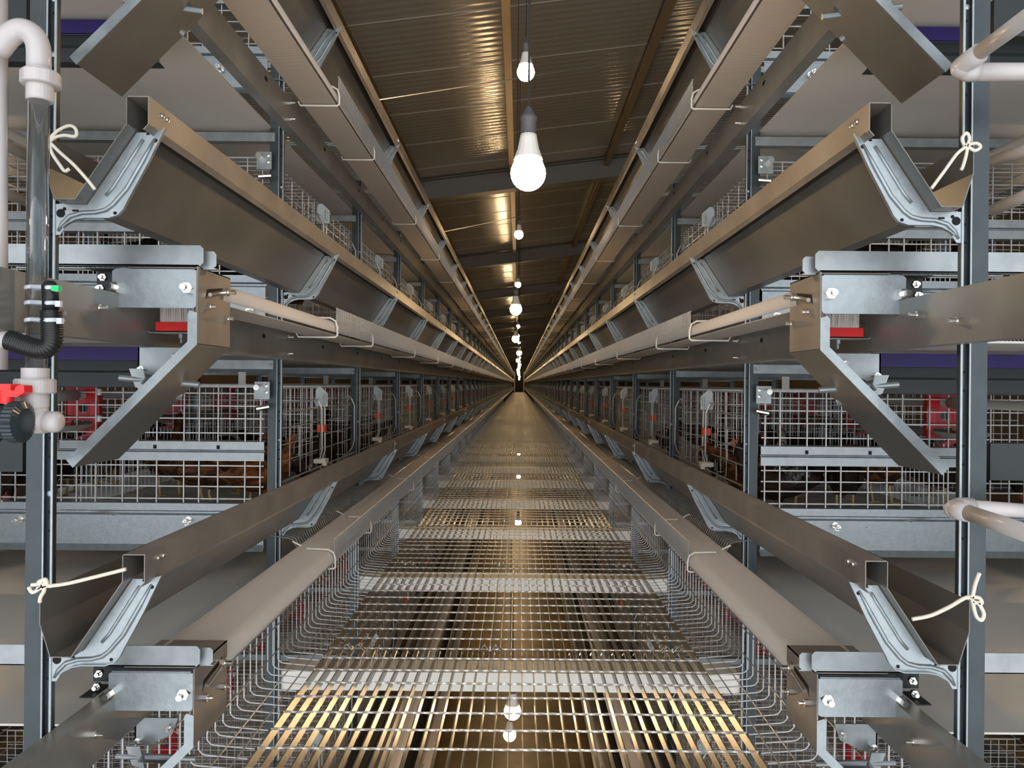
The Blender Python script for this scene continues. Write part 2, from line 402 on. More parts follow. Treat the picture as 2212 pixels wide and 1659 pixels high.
TR = [(.576, -.327), (.568, -.318), (.568, -.274), (.604, -.274), (.604, -.317), (.684, -.4365), (.716, -.4365), (.7325, -.385), (.7325, -.336)]

def bay_front(full=True):
    """wire front of one bay: rails, two doors, hanger plate"""
    r = .0025; X = .768
    rails = MB(); doors = []
    for z in (-.022,): rails.tube([(X + .012, 0, z), (X + .012, 1.2, z)], .0025, 4)
    rails.tube([(X - .018, 0, -.326), (X - .018, 1.2, -.326)], .0028, 4)
    for y in (.06, .12, .25, .38, .46, .54, .66, .74, .85, .97, 1.05, 1.14): rails.tube([(X + .014, y, -.022), (X + .014, y, -.33)], .0016, 3)
    for z in (-.07, -.105, -.15, -.19, -.235, -.28): rails.tube([(X + .016, .30, z), (X + .016, .62, z)], .0016, 3)
    for (a, b) in ((.035, .575), (.62, 1.165)):
        d = MB()
        for z in (-.100, -.155, -.210, -.265): d.tube([(X, a, z), (X, b, z)], r, 4)
        for y in (a, b):
            d.tube([(X + .012, y + .004, -.083), (X + .016, y, -.072), (X + .012, y, -.062), (X, y, -.075), (X - .014, y, -.105), (X - .016, y, -.27), (X - .006, y, -.305), (X + .006, y, -.322)], .0034, 6)
        m = (a + b) / 2; d.tube([(X - .003, m, -.155), (X - .003, m, -.265)], .0018, 4); d.tube([(X, a, -.068), (X, b, -.068)], .002, 4)
        doors.append(d)
    pl = MB()   # hanger plate
    pl.prism([(X - .032, -.095), (X + .016, -.095), (X + .016, -.030), (X + .008, -.018), (X - .004, -.018), (X - .032, -.044)], .593, .599)
    pl.box(X - .028, X - .024, .575, .6, -.085, -.045)
    hz = MB(); hz.disc(X - .002, .592, -.028, .003)
    cp = MB(); cp.box(X - .024, X + .006, .583, .612, -.196, -.168)
    lc = MB(); lc.box(X - .030, X + .016, .57, .625, -.318, -.302); lc.box(X - .034, X - .018, .57, .585, -.327, -.310)
    return rails, doors, pl, hz, cp, lc
def build_front(s, name_first):
    rails, doors, pl, hz, cp, lc = bay_front()
    e = empty('wire_cage_screen')
    part(rails, 'fixed_wires', 'wire', e, s)
    for d in doors: part(d, 'wire_door', 'wire', e, s)
    h = part(pl, 'hanger_plate', 'tag', e, s); part(cp, 'orange_clip', 'orange', e, s)['label'] = 'orange plastic clip'; part(lc, 'lower_clip', 'white', e, s)
    # a one-mesh version for far bays
    rails, doors, pl, hz, cp, lc = bay_front()
    allm = MB()
    for i, q in enumerate((rails, doors[0], doors[1], pl, cp, lc)):
        n = len(allm.v); allm.v += q.v; allm.f += [tuple(a + n for a in f) for f in q.f]
        idx = {0: 0, 1: 0, 2: 0, 3: 1, 4: 2, 5: 1}[i]; allm.m += [idx] * len(q.f); allm.sm += [False] * len(q.f)
    far = allm.build('wire_cage_screen', ['wire', 'tag', 'orange'], None, s)
    return e, far

def cage_end(k_mat='galv'):
    mb = MB()
    for z in (-.012, -.038, -.078, -.118, -.164): mb.tube([(.79, .012, z), (1.98, .012, z)], .0025, 4)
    for z in (-.268, -.303, -.334, -.373): mb.tube([(.79, .012, z), (1.98, .012, z)], .0025, 4)
    x = .80; i = 0
    while x < 1.99:
        mb.tube([(x, .008, -.012), (x, .008, -.385)], .0025, 4); x += (.048, .086, .06)[i % 3]; i += 1
    c1 = MB(); c1.sheet([(.030, -.190), (.0, -.192), (.0, -.215), (.008, -.219), (.008, -.222), (.0, -.226), (.0, -.250), (.03, -.252)][::-1], .785, 1.995, .0015, axis='x')
    c2 = MB(); c2.sheet([(.05, -.386), (.0, -.388), (.0, -.408), (.010, -.413), (.010, -.420), (.0, -.425), (.0, -.515), (.010, -.520), (-.004, -.535), (.03, -.537)][::-1], .785, 1.995, .0015, axis='x')
    h = MB()
    for x in (.93, 1.13, 1.45, 1.72): h.prism([(x - .005, -.202), (x + .005, -.202), (x + .005, -.214), (x - .005, -.214)], -.0022, -.0016) if x < 1.2 else h.prism([(x - .005, -.235), (x + .005, -.235), (x + .005, -.246), (x - .005, -.246)], -.0022, -.0016)
    for x in (1.40, 1.02): h.disc(x, -.001, -.465, .006)
    ps = []
    for x, z in ((1.02, -.437), (.93, -.462), (1.55, -.44), (.83, -.50)):
        p = MB(); ps.append(p); p.lathe([(.006, 0), (.006, -.03), (.003, -.03), (.003, -.042)], (x, -.002, z), 8, 'y'); p.lathe([(.010, 0), (.010, -.004)], (x, -.002, z), 10, 'y')
        p.tube([(x - .006, -.028, z), (x - .010, -.03, z - .010), (x + .002, -.03, z - .013)], .0012, 4)
    return mb, c1, c2, h, ps

def partition():
    mb = MB()
    for a, b in ((.80, 1.34), (1.44, 1.98)):
        for i in range(8): z = -.02 - .053 * i; mb.tube([(a, 0, z), (b, 0, z)], .0016, 3)
        n = 18
        for i in range(n): x = a + (b - a) * i / (n - 1); mb.tube([(x, 0, -.02), (x, 0, -.40)], .0018, 3)
    return mb
def floor_mesh(far=False):
    mb = MB(); n = 48 if not far else 24
    for side in (0, 1):
        def q(x): return x if side == 0 else 2.78 - x
        for i in range(n):
            y = 1.2 * (i + .5) / n
            mb.tube([(q(1.38), y, -.405), (q(.705), y, -.495), (q(.692), y, -.500), (q(.684), y, -.518), (q(.675), y, -.524)], .0024 if not far else .0022, 3)
        for x in (.72, .84, .98, 1.12, 1.26, 1.37): z = -.405 - .09 * (1.38 - x) / .675 - .004; mb.tube([(q(x), 0, z), (q(x), 1.2, z)], .0016, 3)
    return mb
def divider():
    mb = MB()
    for i in range(40): mb.tube([(1.375, .03 * i, -.180), (1.375, .03 * i, -.402)], .0017, 3)
    for z in (-.182, -.255, -.33, -.40): mb.tube([(1.375, 0, z), (1.375, 1.2, z)], .0017, 3)
    return mb
def roof_mesh():
    mb = MB()
    for i in range(24): y = .05 * i; mb.tube([(.775, y, -.017), (2.0, y, -.017)], .0015, 3)
    for i in range(12): x = .78 + .11 * i; mb.tube([(x, 0, -.02), (x, 1.2, -.02)], .0017, 3)
    return mb
def guard_mesh():
    mb = MB(); X = .552
    for i in range(72): y = 1.2 / 72 * i; mb.tube([(X + .004, y, -.566), (X, y, -.555), (X, y, -.490)], .0017, 4)
    for z in (-.491, -.514, -.537): mb.tube([(X + .003, 0, z), (X + .003, 1.2, z)], .0017, 3)
    return mb
def lmesh():
    mb = MB(); X = .729
    for i in range(24):
        y = .05 * i; mb.tube([(X + .004, y, -.575), (X + .003, y, -.872), (X - .006, y, -.882), (X - .015, y, -.885), (GX + .004, y, -.893)], .0022, 4)
    for z in (-.60, -.68, -.76, -.84): mb.tube([(X + .001, 0, z), (X + .001, 1.2, z)], .0018, 4)
    for x in (.685, .64): mb.tube([(x, 0, -.889), (x, 1.2, -.889)], .002, 4)
    return mb

def drinker():
    e = empty('drinker_bracket')
    w = .055; out = [(-w, -.145), (-w, -.118), (-w + .008, -.110), (-w + .008, -.058), (-w, -.050), (-w, -.008), (-w + .012, 0), (w - .012, 0), (w, -.008), (w, -.05), (w - .008, -.058),
                     (w - .008, -.11), (w, -.118), (w, -.145), (w - .03, -.168), (w - .042, -.168), (w - .03, -.15), (w - .022, -.138), (-w + .02, -.138)]
    mb = MB()
    # plate with a round and a long opening, built from strips around them
    mb.prism([(-w, -.145), (-w, -.118), (-w + .008, -.112), (-w + .022, -.112), (-w + .022, -.145)], 0, .004)
    mb.prism([(w - .022, -.150), (w - .022, -.112), (w - .008, -.112), (w, -.118), (w, -.150)], 0, .004)
    mb.box(-w + .008, w - .008, 0, .004, -.112, -.098)
    mb.box(-w + .022, w - .022, 0, .004, -.145, -.132)
    k = 14; cx, cz, rr = .004, -.072, .016
    ring = [(cx + rr * cos(2 * pi * i / k), cz + rr * sin(2 * pi * i / k)) for i in range(k)]
    def sq(i):
        t = 2 * pi * i / k; c_, s_ = cos(t), sin(t); m = max(abs(c_) / (w - .008), abs(s_) / .026); return (cx * 0 + c_ / m, cz + s_ / m)
    n = len(mb.v)
    for y in (0, .004): mb.v += [(a, y, b) for a, b in ring] + [(a, y, b) for a, b in [sq(i) for i in range(k)]]
    for i in range(k):
        j = (i + 1) % k
        mb.face([n + i, n + j, n + k + j, n + k + i][::-1]); mb.face([n + 2 * k + i, n + 2 * k + j, n + 3 * k + j, n + 3 * k + i]); mb.face([n + i, n + 2 * k + i, n + 2 * k + j, n + j])
    mb.prism([(-w, -.046), (-w, -.008), (-w + .012, 0), (w - .012, 0), (w, -.008), (w, -.046)], 0, .004)
    mb.prism([(-w + .03, -.168), (w - .03, -.150), (w, -.150), (w - .035, -.172), (w - .06, -.178)], 0, .004)
    for a in (-w, w - .004): mb.box(a, a + .004, 0, .02, -.14, -.005)
    part(mb, 'bracket_plate', 'drink', e)
    for z in (-.02, -.105): c = MB(); c.box(w - .006, w + .006, -.004, .006, z - .010, z + .010); part(c, 'white_clip', 'white', e)
    return e

def make_end_unit(s, k):
    """egg belt end with brush, front plate, support bar, side plate and guide arm; z is relative to tier 0"""
    e = empty('belt_end_unit'); Y = 1.38
    b = MB(); b.prism([(.558, -.515), (.552, -.509), (.552, -.484), (.558, -.478), (1.98, -.478), (1.98, -.515)], Y + .006, Y + .008); b.box(.56, 1.98, Y + .006, Y + .03, -.515, -.513)
    b.prism([(.535, -.512), (.540, -.517), (.57, -.517), (.57, -.486), (.540, -.486), (.535, -.491)], Y + .022, Y + .024); b.box(.535, .9, Y + .022, Y + .04, -.519, -.517)
    part(b, 'support_bar', 'galv', e, s)
    p = MB(); c = .006; x0, x1, z0, z1 = .561, .712, -.592, -.524
    p.prism([(x0 + c, z0), (x1 - c, z0), (x1 - c * .3, z0 + c * .3), (x1, z0 + c), (x1, z1 - c * .5), (x1 - c * .5, z1), (x0, z1), (x0, z0 + c), (x0 + c * .3, z0 + c * .3)], Y - .002, Y)
    p.box(x0 + .004, x1 - .004, Y, Y + .02, z1, z1 + .002)
    pl = part(p, 'front_plate', 'bright', e, s)
    for x in (.573, .703):
        bo = MB(); bo.bolt(x, Y - .002, -.557, '-y', .0105, .030); o = bo.build('bolt', 'bolt', pl, s); ALLK.setdefault(pl.name, []).append(o)
    sd = MB(); sd.box(.559, .561, Y, 1.535, -.655, -.517); sd.box(.559, .69, Y + .01, 1.535, -.519, -.517)
    sp = part(sd, 'side_plate', 'lip', e, s)
    q = MB()
    q.prism([(Y + .035, -.572), (Y + .045, -.560), (Y + .125, -.549), (Y + .13, -.541), (Y + .12, -.541), (Y + .04, -.553)], .5585, .5592, axis='x')
    o = q.build('slot', 'hole', sp, s); ALLK.setdefault(sp.name, []).append(o)
    for yy, zz, rr, LL in ((.118, -.549, .009, .024), (.04, -.585, .007, .018), (.13, -.600, .007, .016)):
        q = MB(); q.bolt(.559, Y + yy, zz, '-x', rr, LL); o = q.build('bolt', 'bolt', sp, s); ALLK.setdefault(sp.name, []).append(o)
    q = MB(); q.tube([(.553, Y + .04, -.563), (.553, Y + .11, -.550)], .004, 8); o = q.build('adjusting_screw', 'bolt', sp, s); ALLK.setdefault(sp.name, []).append(o)
    a = MB(); a.sheet([(.780, -.878), (.561, -.655)], Y, 1.535, .002); part(a, 'guide_arm', 'trough', e, s)
    a = MB(); a.prism([(.559, -.600), (.572, -.596), (.576, -.602), (.576, -.652), (.792, -.866), (.780, -.880), (.559, -.657)], Y - .002, Y)
    part(a, 'arm_flange', 'bright', e, s)
    u = MB(); u.box(.596, .684, Y + .105, Y + .145, -.626, -.609); part(u, 'brush_base', 'redbright', e, s)['label'] = 'bright red brush base'
    u = MB(); random.seed(3)
    for j in range(5):
        for i in range(44):
            x = .600 + .076 * (i + .5) / 44; y = Y + .108 + .006 * j; u.tube([(x, y, -.610), (x + random.uniform(-.002, .002), y + random.uniform(-.002, .002), -.576)], .0011, 3)
    u.box(.600, .676, Y + .112, Y + .134, -.610, -.578); part(u, 'brush_bristles', 'bristle', e, s)['label'] = 'pale nylon bristles'
    u = MB(); u.sheet([(.702, -.585), (.702, -.624), (.697, -.629), (.566, -.629)], Y + .11, Y + .14, .0015); u.bolt(.64, Y + .12, -.631, '-z', .006, .018)
    part(u, 'brush_carrier', 'galv', e, s)
    g = MB(); g.sheet([(.712, -.520), (.772, -.520)], Y + .02, Y + .1, .002); g.prism([(.712, -.522), (.768, -.522), (.768, -.560), (.712, -.560)], Y + .05, Y + .052)
    g.box(.735, .760, Y - .01, Y + .05, -.567, -.565)
    part(g, 'mount_bracket', 'dark', e, s)
    for yy, zz in ((.028, -.535), (.02, -.556)):
        g = MB(); g.bolt(.742, Y + yy, zz, '-y', .007, .016); part(g, 'mount_bolt', 'bolt', e, s)
    e.location = (0, 0, TIERZ[k])
    return e

def make_scraper(s, k):
    e = empty('belt_tension_bracket'); Y = 1.50
    b = MB(); b.prism([(.64, -.658), (.725, -.658), (.725, -.700), (.700, -.712), (.652, -.69)], Y, Y + .003); b.box(.722, .725, Y, Y + .06, -.71, -.658)
    b.prism([(.70, -.70), (.727, -.70), (.715, -.735), (.69, -.745)], Y - .03, Y - .027); part(b, 'bracket_plate', 'galv', e, s)
    r = MB(); r.tube([(.745, Y - .03, -.718), (.60, Y - .012, -.730)], .006, 10); part(r, 'roller_rod', 'galv', e, s); r = MB(); r.tube([(.700, Y - .03, -.722), (.655, Y + .03, -.755)], .0075, 10); part(r, 'roller_rod', 'galv', e, s)
    for xx, zz in ((.716, -.700), (.655, -.676)):
        r = MB(); r.bolt(xx, Y, zz, '-y', .006, .016); part(r, 'bolt', 'bolt', e, s)
    e.location = (0, 0, TIERZ[k]); return e

VIS = (2, 1, 0)
ALLT = (2, 1, 0, -1, -2)
BN = [(-.558 + T, 0)]
for s in (-1, 1):
    sd = SIDE[s]
    # ---- upright frames
    def frame(detail, n1=False):
        e = empty('upright_frame')
        mb = MB(); make_post(mb, 0)
        if detail:
            mb.cur = 1; z = -1.3
            while z < 1.1: mb.disc(PX + .0095, .0085, z, .0026); mb.disc(PX + .0095, .0085, z - .03, .0026); z += .1205
            mb.cur = 2
            for z in (-.185, .13, .53, -.78, .62): mb.lathe([(.0055, 0), (.0045, -.003), (.001, -.004)], (PX + .0095, .009, z), 10, 'y')
        p = part(mb, 'post', ['post', 'hole', 'bright'], e, s)
        mb = MB(); make_post(mb, 0, True); part(mb, 'post', ['post', 'hole', 'bright'], e, s)
        for k in ALLT:
            z = TIERZ[k]
            if n1:
                if k >= -1: mb = MB(); mb.box(.787, 1.99, .006, .03, z - .150, z - .090); part(mb, 'cross_bar', 'dark', e, s)
            else:
                mb = MB(); mb.sheet([(.032, z + .040), (.0, z + .040), (.0, z + .068), (.032, z + .068)][::-1], PX + .028, 2.01, .002, axis='x')
                mb.lathe([(.005, 0), (.004, -.003), (.001, -.004)], (PX + .036, -.0, z + .054), 8, 'y'); part(mb, 'cross_bar', 'galv', e, s)
        return e
    f1 = frame(True, True); f2 = frame(True)
    mb = MB(); make_post(mb, 0); make_post(mb, 0, True); mb.cur = 0
    for k in ALLT: mb.box(PX + .028, 2.01, 0, .03, TIERZ[k] + .040, TIERZ[k] + .068)
    ff = mb.build('upright_frame', ['post', 'hole', 'bright'], None, s)
    used2 = usedf = False
    for n in range(1, NB + 1):
        if n == 1: o = f1
        elif n <= 9:
            o = copy_tree(f2) if used2 else f2; used2 = True
        else:
            if usedf: o = ff.copy(); COL.objects.link(o)
            else: o = ff; usedf = True
        o.location = (0, Y1 + S * (n - 1) + (.024 if n == 1 else .018), 0)
        tag(o, seq('grey steel upright frame', 'in the %s cage row' % sd, n, 9), 'frame', 'uprights of the %s cage row' % sd)
    # ---- brackets
    mb = MB(); mb.prism(BR, -.0015, 0)
    mb.sheet([(.555, -.315), (.582, -.372), (.614, -.432), (.621, -.446), (.630, -.456), (.645, -.461), (.683, -.461), (.698, -.464), (.712, -.471), (.719, -.477)], -.0075, -.0005, .0015)
    mb.smooth = True
    r1 = [(.573, -.330), (.592, -.366), (.618, -.412), (.640, -.438), (.652, -.447), (.668, -.451), (.690, -.452), (.710, -.458), (.722, -.470), (.729, -.482)]
    mb.tube([(x, -.002, z) for x, z in r1], .0035, 8, rs=[.002] + [.0038] * 8 + [.002]); mb.tube([(.592, -.002, -.333), (.61, -.002, -.362), (.640, -.002, -.410), (.652, -.002, -.424)], .0028, 8)
    mb.smooth = False
    mb.cur = 1
    for x, z, r in ((.569, -.334, .003), (.634, -.452, .0028), (.716, -.446, .0028), (.722, -.453, .007)): mb.disc(x + .003, -.0019, z, r)
    mb.prism([(.580, -.318), (.585, -.318), (.588, -.325), (.583, -.325)], -.0023, -.0016); mb.prism([(.696, -.447), (.706, -.447), (.706, -.450), (.696, -.450)], -.0023, -.0016)
    bk = mb.build('trough_bracket', ['bright', 'hole'], None, s); ub = False
    for k in ALLT:
        for n in range(1, (46 if k >= 0 else 9)):
            if k < 0 and n < 2: continue
            o = bk.copy() if ub else bk
            if ub: COL.objects.link(o)
            ub = True; o.location = (0, Y1 + S * (n - 1) + .026, TIERZ[k])
            tag(o, seq('pressed zinc bracket', 'under the %s %s trough' % (TN[k], sd), n, 9), 'bracket', 'trough brackets')
    for k in VIS:
        mb = MB()
        for n in range(46, NB): mb.prism(BR, Y1 + S * (n - 1) - .02, Y1 + S * (n - 1) - .018)
        o = mb.build('far_trough_brackets', 'bright', None, s, (0, 0, TIERZ[k])); tag(o, 'tiny zinc brackets at the far end of the %s trough, %s row' % (TN[k], sd), 'bracket', 'trough brackets', 'stuff')
    # ---- troughs, belts, beams
    for k in ALLT:
        z = TIERZ[k]; y0 = 1.212 if k >= 0 else 2.42
        tw = {2: 'top', 1: 'middle', 0: 'lowest', -1: 'upper under-walkway', -2: 'lower under-walkway'}[k]
        e = empty('feed_trough', (0, 0, z), 'long sheet steel feed trough of the %s tier, %s cage row' % (tw, sd), 'trough', 'feed troughs')
        mb = MB(); mb.sheet(TR[3:][::-1], y0, YEND, .0015); part(mb, 'trough_channel', 'trough', e, s)
        mb = MB(); mb.sheet(TR[:4][::-1], y0, YEND, .0015)
        if k >= 0:
            mb.cur = 1
            for n in range(0, 14):
                y = Y1 + 2.4 * n + .035
                if n: mb.sheet([(.5675, -.3185), (.5675, -.2735), (.604, -.2735)][::-1], y - .018, y - .016, .0012)
                for dy in (0, .018): mb.lathe([(.0045, 0), (.004, -.003), (.001, -.0045)], (.5675, y + dy, -.290), 8, 'x')
        part(mb, 'trough_lip', ['lip', 'bolt'], e, s)
        # far side trough, a plain one
        mb = MB(); mb.sheet([(2.78 - x, q) for x, q in TR], y0, 30, .0015)
        o = mb.build('feed_trough', 'trough', None, s, (0, 0, z)); tag(o, 'feed trough of the %s tier on the outer side, %s cage row' % (tw, sd), 'trough', 'feed troughs')
        # egg belt
        y0 = 1.50 if k >= 0 else 2.5
        e = empty('egg_belt', (0, 0, z), 'beige woven egg belt of the %s tier, %s cage row' % (tw, sd), 'belt', 'egg belts')
        mb = MB(); mb.smooth = True
        mb.sheet([(.668, -.514), (.660, -.522), (.645, -.526), (.585, -.528), (.574, -.530), (.566, -.535), (.560, -.544), (.558, -.556), (.559, -.566)], y0, YEND, .002); part(mb, 'carrying_belt', 'belt', e, s)
        mb = MB(); mb.sheet([(.668, -.572), (.563, -.572)], y0, YEND, .0015); part(mb, 'return_belt', 'belt', e, s)
        if k >= 0:
            for i in range(24):
                y = 2.40 if i == 0 else 2.98 + 1.2 * (i - 1)
                if i == 0:
                    mb = MB(); mb.tube([(.64, 0, -.520), (.572, 0, -.522), (.555, 0, -.532), (.550, 0, -.552), (.550, 0, -.577), (.556, 0, -.582), (.672, 0, -.582), (.678, 0, -.570)], .0028, 6); h0 = part(mb, 'belt_hook', 'white', e, s)
                    mb = MB(); mb.tube([(.690, .02, -.502), (.662, .02, -.516)], .003, 6); h1 = part(mb, 'white_peg', 'white', e, s); hh = [h0, h1]
                else: hh = [h0.copy(), h1.copy()]; [COL.objects.link(q) for q in hh]
                for q in hh: q.location = (0, y, 0)
        # roller beam beside the belts
        mb = MB(); y0 = .85 if k >= 0 else 1.5
        zz = z if k >= 0 else z - .0
        mb.sheet([(.732, -.567), (.700, -.567), (.700, -.653), (.732, -.653)], y0, YEND, .002)
        e = empty('side_beam', (0, 0, zz), 'long folded steel side beam under the %s tier, %s cage row' % (tw, sd), 'beam', 'side beams'); part(mb, 'beam_channel', 'beam', e, s)
        if k >= 0:
            h = MB()
            for y in (1.6, 2.15, 2.8, 3.4, 4.0, 4.6, 5.2, 5.8): h.prism([(y, -.588), (y + .022, -.588), (y + .022, -.6), (y, -.6)], .6995, .6998, axis='x')
            part(h, 'slot', 'hole', e, s)
            for y, zz2 in ((1.18, -.62), (1.30, -.60), (1.52, -.60), (2.37, -.585), (2.37, -.635)):
                h = MB(); h.bolt(.700, y, zz2, '-x', .0065, .022); part(h, 'bolt', 'bolt', e, s)
        mb = MB(); mb.sheet([(2.78 - .732, -.567), (2.78 - .700, -.567), (2.78 - .700, -.653), (2.78 - .732, -.653)][::-1], y0, YEND, .002)
        o = mb.build('side_beam', 'beam', None, s, (0, 0, z)); tag(o, 'outer steel side beam under the %s tier, %s cage row' % (tw, sd), 'beam', 'side beams')
        # manure belt with scraper bar
        mb = MB(); mb.box(.775, 2.005, 1.42, YEND, -.640, -.636)
        o = mb.build('manure_belt', 'mbelt', None, s, (0, 0, z)); tag(o, 'broad grey manure belt under the cages of the %s tier, %s row' % (tw, sd), 'belt', 'manure belts')
    for k in (2, 1, 0, -1):
        z = TIERZ[k]
        e = empty('belt_scraper', (0, 1.70, z), 'purple scraper strip on a dark steel bar under the %s tier, %s row' % (TN[k], sd), 'scraper', 'belt scrapers')
        mb = MB(); mb.box(.80, 1.98, 0, .006, -.678, -.648); part(mb, 'purple_strip', 'purple', e, s)['label'] = 'purple plastic scraper strip'
        mb = MB(); mb.sheet([(.03, -.679), (.012, -.679), (.010, -.700), (.016, -.705), (.016, -.735), (.04, -.737)][::-1], .79, 1.99, .002, axis='x'); part(mb, 'scraper_bar', 'dark', e, s)
    # ---- one-per-bay wire work
    fr, frfar = build_front(s, True); u1 = u2 = False
    for k in (1, 0, -1, -2):
        for n in range(1, 44 if k == 0 else (30 if k == 1 else 6)):
            if n <= 8 and k >= 0:
                o = copy_tree(fr) if u1 else fr; u1 = True
            else:
                o = frfar.copy() if u2 else frfar
                if u2: COL.objects.link(o)
                u2 = True
            o.location = (0, Y1 + S * n + .02, TIERZ[k])
            w = 'on the %s %s tier' % (TN[k], sd)
            tag(o, seq('wire cage front with doors', w, n, 8), 'cage front', 'wire cage fronts')
    def spread(mbs, name, m, base, ks, ns, lab, cat, grp, n0=1, step=S, yoff=0.0):
        first = None
        for k in ks:
            for n in range(1, ns(k) + 1):
                if first is None: o = first = mbs.build(name, m, None, s)
                else: o = first.copy(); COL.objects.link(o)
                o.location = (0, base + step * (n - 1) + yoff, TIERZ[k]); w = 'on the %s %s tier' % (TN[k], sd)
                tag(o, seq(lab, w, n, 8), cat, grp)
    spread(floor_mesh(), 'floor_wire_mesh', 'wire', Y1 + S, (2, 1, 0, -1, -2), lambda k: {2: 14, 1: 16, 0: 30, -1: 5, -2: 4}[k], 'sloping wire floor', 'cage floor', 'wire cage floors')
    spread(roof_mesh(), 'roof_wire_mesh', 'wire', Y1 + S, (1, 0, -1), lambda k: {1: 4, 0: 12, -1: 3}[k], 'flat wire roof mesh', 'cage roof', 'wire cage roofs')
    spread(guard_mesh(), 'egg_guard', 'guardwire', 2.40, (2, 1, 0), lambda k: 32, 'low wire egg guard', 'guard rail', 'egg belt guards')
    spread(partition(), 'cage_partition', 'wire', Y1 + S + .6, (1, 0, -1, -2), lambda k: {1: 5, 0: 16, -1: 5, -2: 3}[k], 'inner wire partition', 'partition', 'cage partitions', step=.6)
    spread(divider(), 'centre_wire_divider', 'wire', Y1 + S + .03, (1, 0, -1), lambda k: {1: 3, 0: 10, -1: 3}[k], 'barred wire divider', 'divider', 'centre dividers')
    mb = MB(); mb.box(-.013 + .98, .013 + .98, 0, .004, -.012, .035)
    spread(mb, 'white_hanger', 'white', Y1 + S + .35, (0,), lambda k: 20, 'small white hanger strip', 'hanger', 'white hangers', step=1.2)
    # mesh along the walkway edge
    first = None
    for n in range(1, 31):
        if first is None: o = first = lmesh().build('walkway_side_mesh', 'wire', None, s)
        else: o = first.copy(); COL.objects.link(o)
        o.location = (0, 1.22 + S * (n - 1) - .0, 0); tag(o, seq('bent wire mesh panel', '%s of the walkway' % sd, n, 8), 'mesh panel', 'walkway side meshes')
    # ---- cage ends at the second upright
    for k in (2, 1, 0, -1):
        e = empty('cage_end', (0, Y1 + S + .01, TIERZ[k]), 'wire cage end with two steel channels, %s, %s row' % (TN[k] + ' tier', sd), 'cage end', 'cage end walls')
        a, c1, c2, h, p = cage_end()
        part(a, 'end_mesh', 'wire', e, s); q = part(c1, 'upper_channel', 'galv', e, s); o = h.build('slot', 'hole', q, s); ALLK.setdefault(q.name, []).append(o)
        part(c2, 'lower_channel', 'bright', e, s); [part(q, 'eye_bolt', 'bolt', e, s) for q in p]
        e = empty('adjuster_plate', (0, Y1 + S - .005, TIERZ[k]), 'small bolted plate with rollers on the second upright, %s, %s row' % (TN[k] + ' tier', sd), 'plate', 'adjuster plates')
        mb = MB(); mb.box(.765, .812, 0, .003, -.055, .0); part(mb, 'plate', 'galv', e, s)
        mb = MB(); 
        mb.lathe([(.009, 0), (.009, -.022), (.006, -.022)], (.800, 0, -.018), 12, 'y'); part(mb, 'roller', 'bolt', e, s)
        mb = MB(); mb.tube([(.766, -.004, -.078), (.800, -.02, -.085)], .008, 10); part(mb, 'roller', 'bolt', e, s)
        for x, z in ((.774, -.012), (.774, -.032)): mb = MB(); mb.lathe([(.006, 0), (.005, -.004), (.001, -.005)], (x, 0, z), 10, 'y'); part(mb, 'bolt', 'bolt', e, s)
    # ---- drinkers
    dr0 = drinker(); ud = False
    for k in (1, 0, -1, -2):
        z = TIERZ[k]
        for n in range(1, {1: 3, 0: 15, -1: 8, -2: 5}[k]):
            o = copy_tree(dr0) if ud else dr0; ud = True
            o.location = (s * 1.385, 2.47 + .6 * (n - 1), z - .018)
            w = 'on the %s %s tier' % (TN[k], sd)
            tag(o, seq('red plastic drinker bracket', w, n, 8), 'bracket', 'red drinker brackets')
        e = empty('drinker_line', (s * 1.385, 0, z), 'grey drinker pipe with drip channel through the cages, %s, %s row' % (TN[k] + ' tier', sd), 'pipe', 'drinker pipes')
        mb = MB(); mb.smooth = True
        mb.tube([(0, 1.9 if k else 2.05, -.048), (0, 30, -.048)], .014, 12); mb.tube([(0, 2.25, -.048), (0, 2.43, -.048)], .018, 12); part(mb, 'water_pipe', 'pvcgrey', e)
        mb = MB(); mb.sheet([(-.045, -.140), (-.02, -.158), (.02, -.158), (.045, -.140)], 2.30, 30, .002); part(mb, 'drip_channel', 'pvcgrey', e)
        if k == 0:
            mb = MB(); mb.smooth = True; mb.tube([(0, 2.32, -.155), (0, 2.32, -.20)], .013, 12); part(mb, 'drain_stub', 'pvcgrey', e)
            mb = MB(); mb.smooth = True; mb.tube([(0, 2.32, -.185), (0, 2.32, -.205), (s * .004, 2.31, -.218), (s * .02, 2.28, -.226), (s * .05, 2.2, -.23), (s * .12, 2.0, -.232)], .0165, 12); part(mb, 'drain_elbow', 'pvc', e)
    for k in VIS:
        e = make_end_unit(s, k); tag(e, 'egg belt end unit with bolted plate and red brush, %s tier, %s row' % (TN[k], sd), 'belt end', 'egg belt end units')
        e = make_scraper(s, k); tag(e, 'small steel bracket with round rods under the side beam, %s tier, %s row' % (TN[k], sd), 'bracket', 'tension brackets')

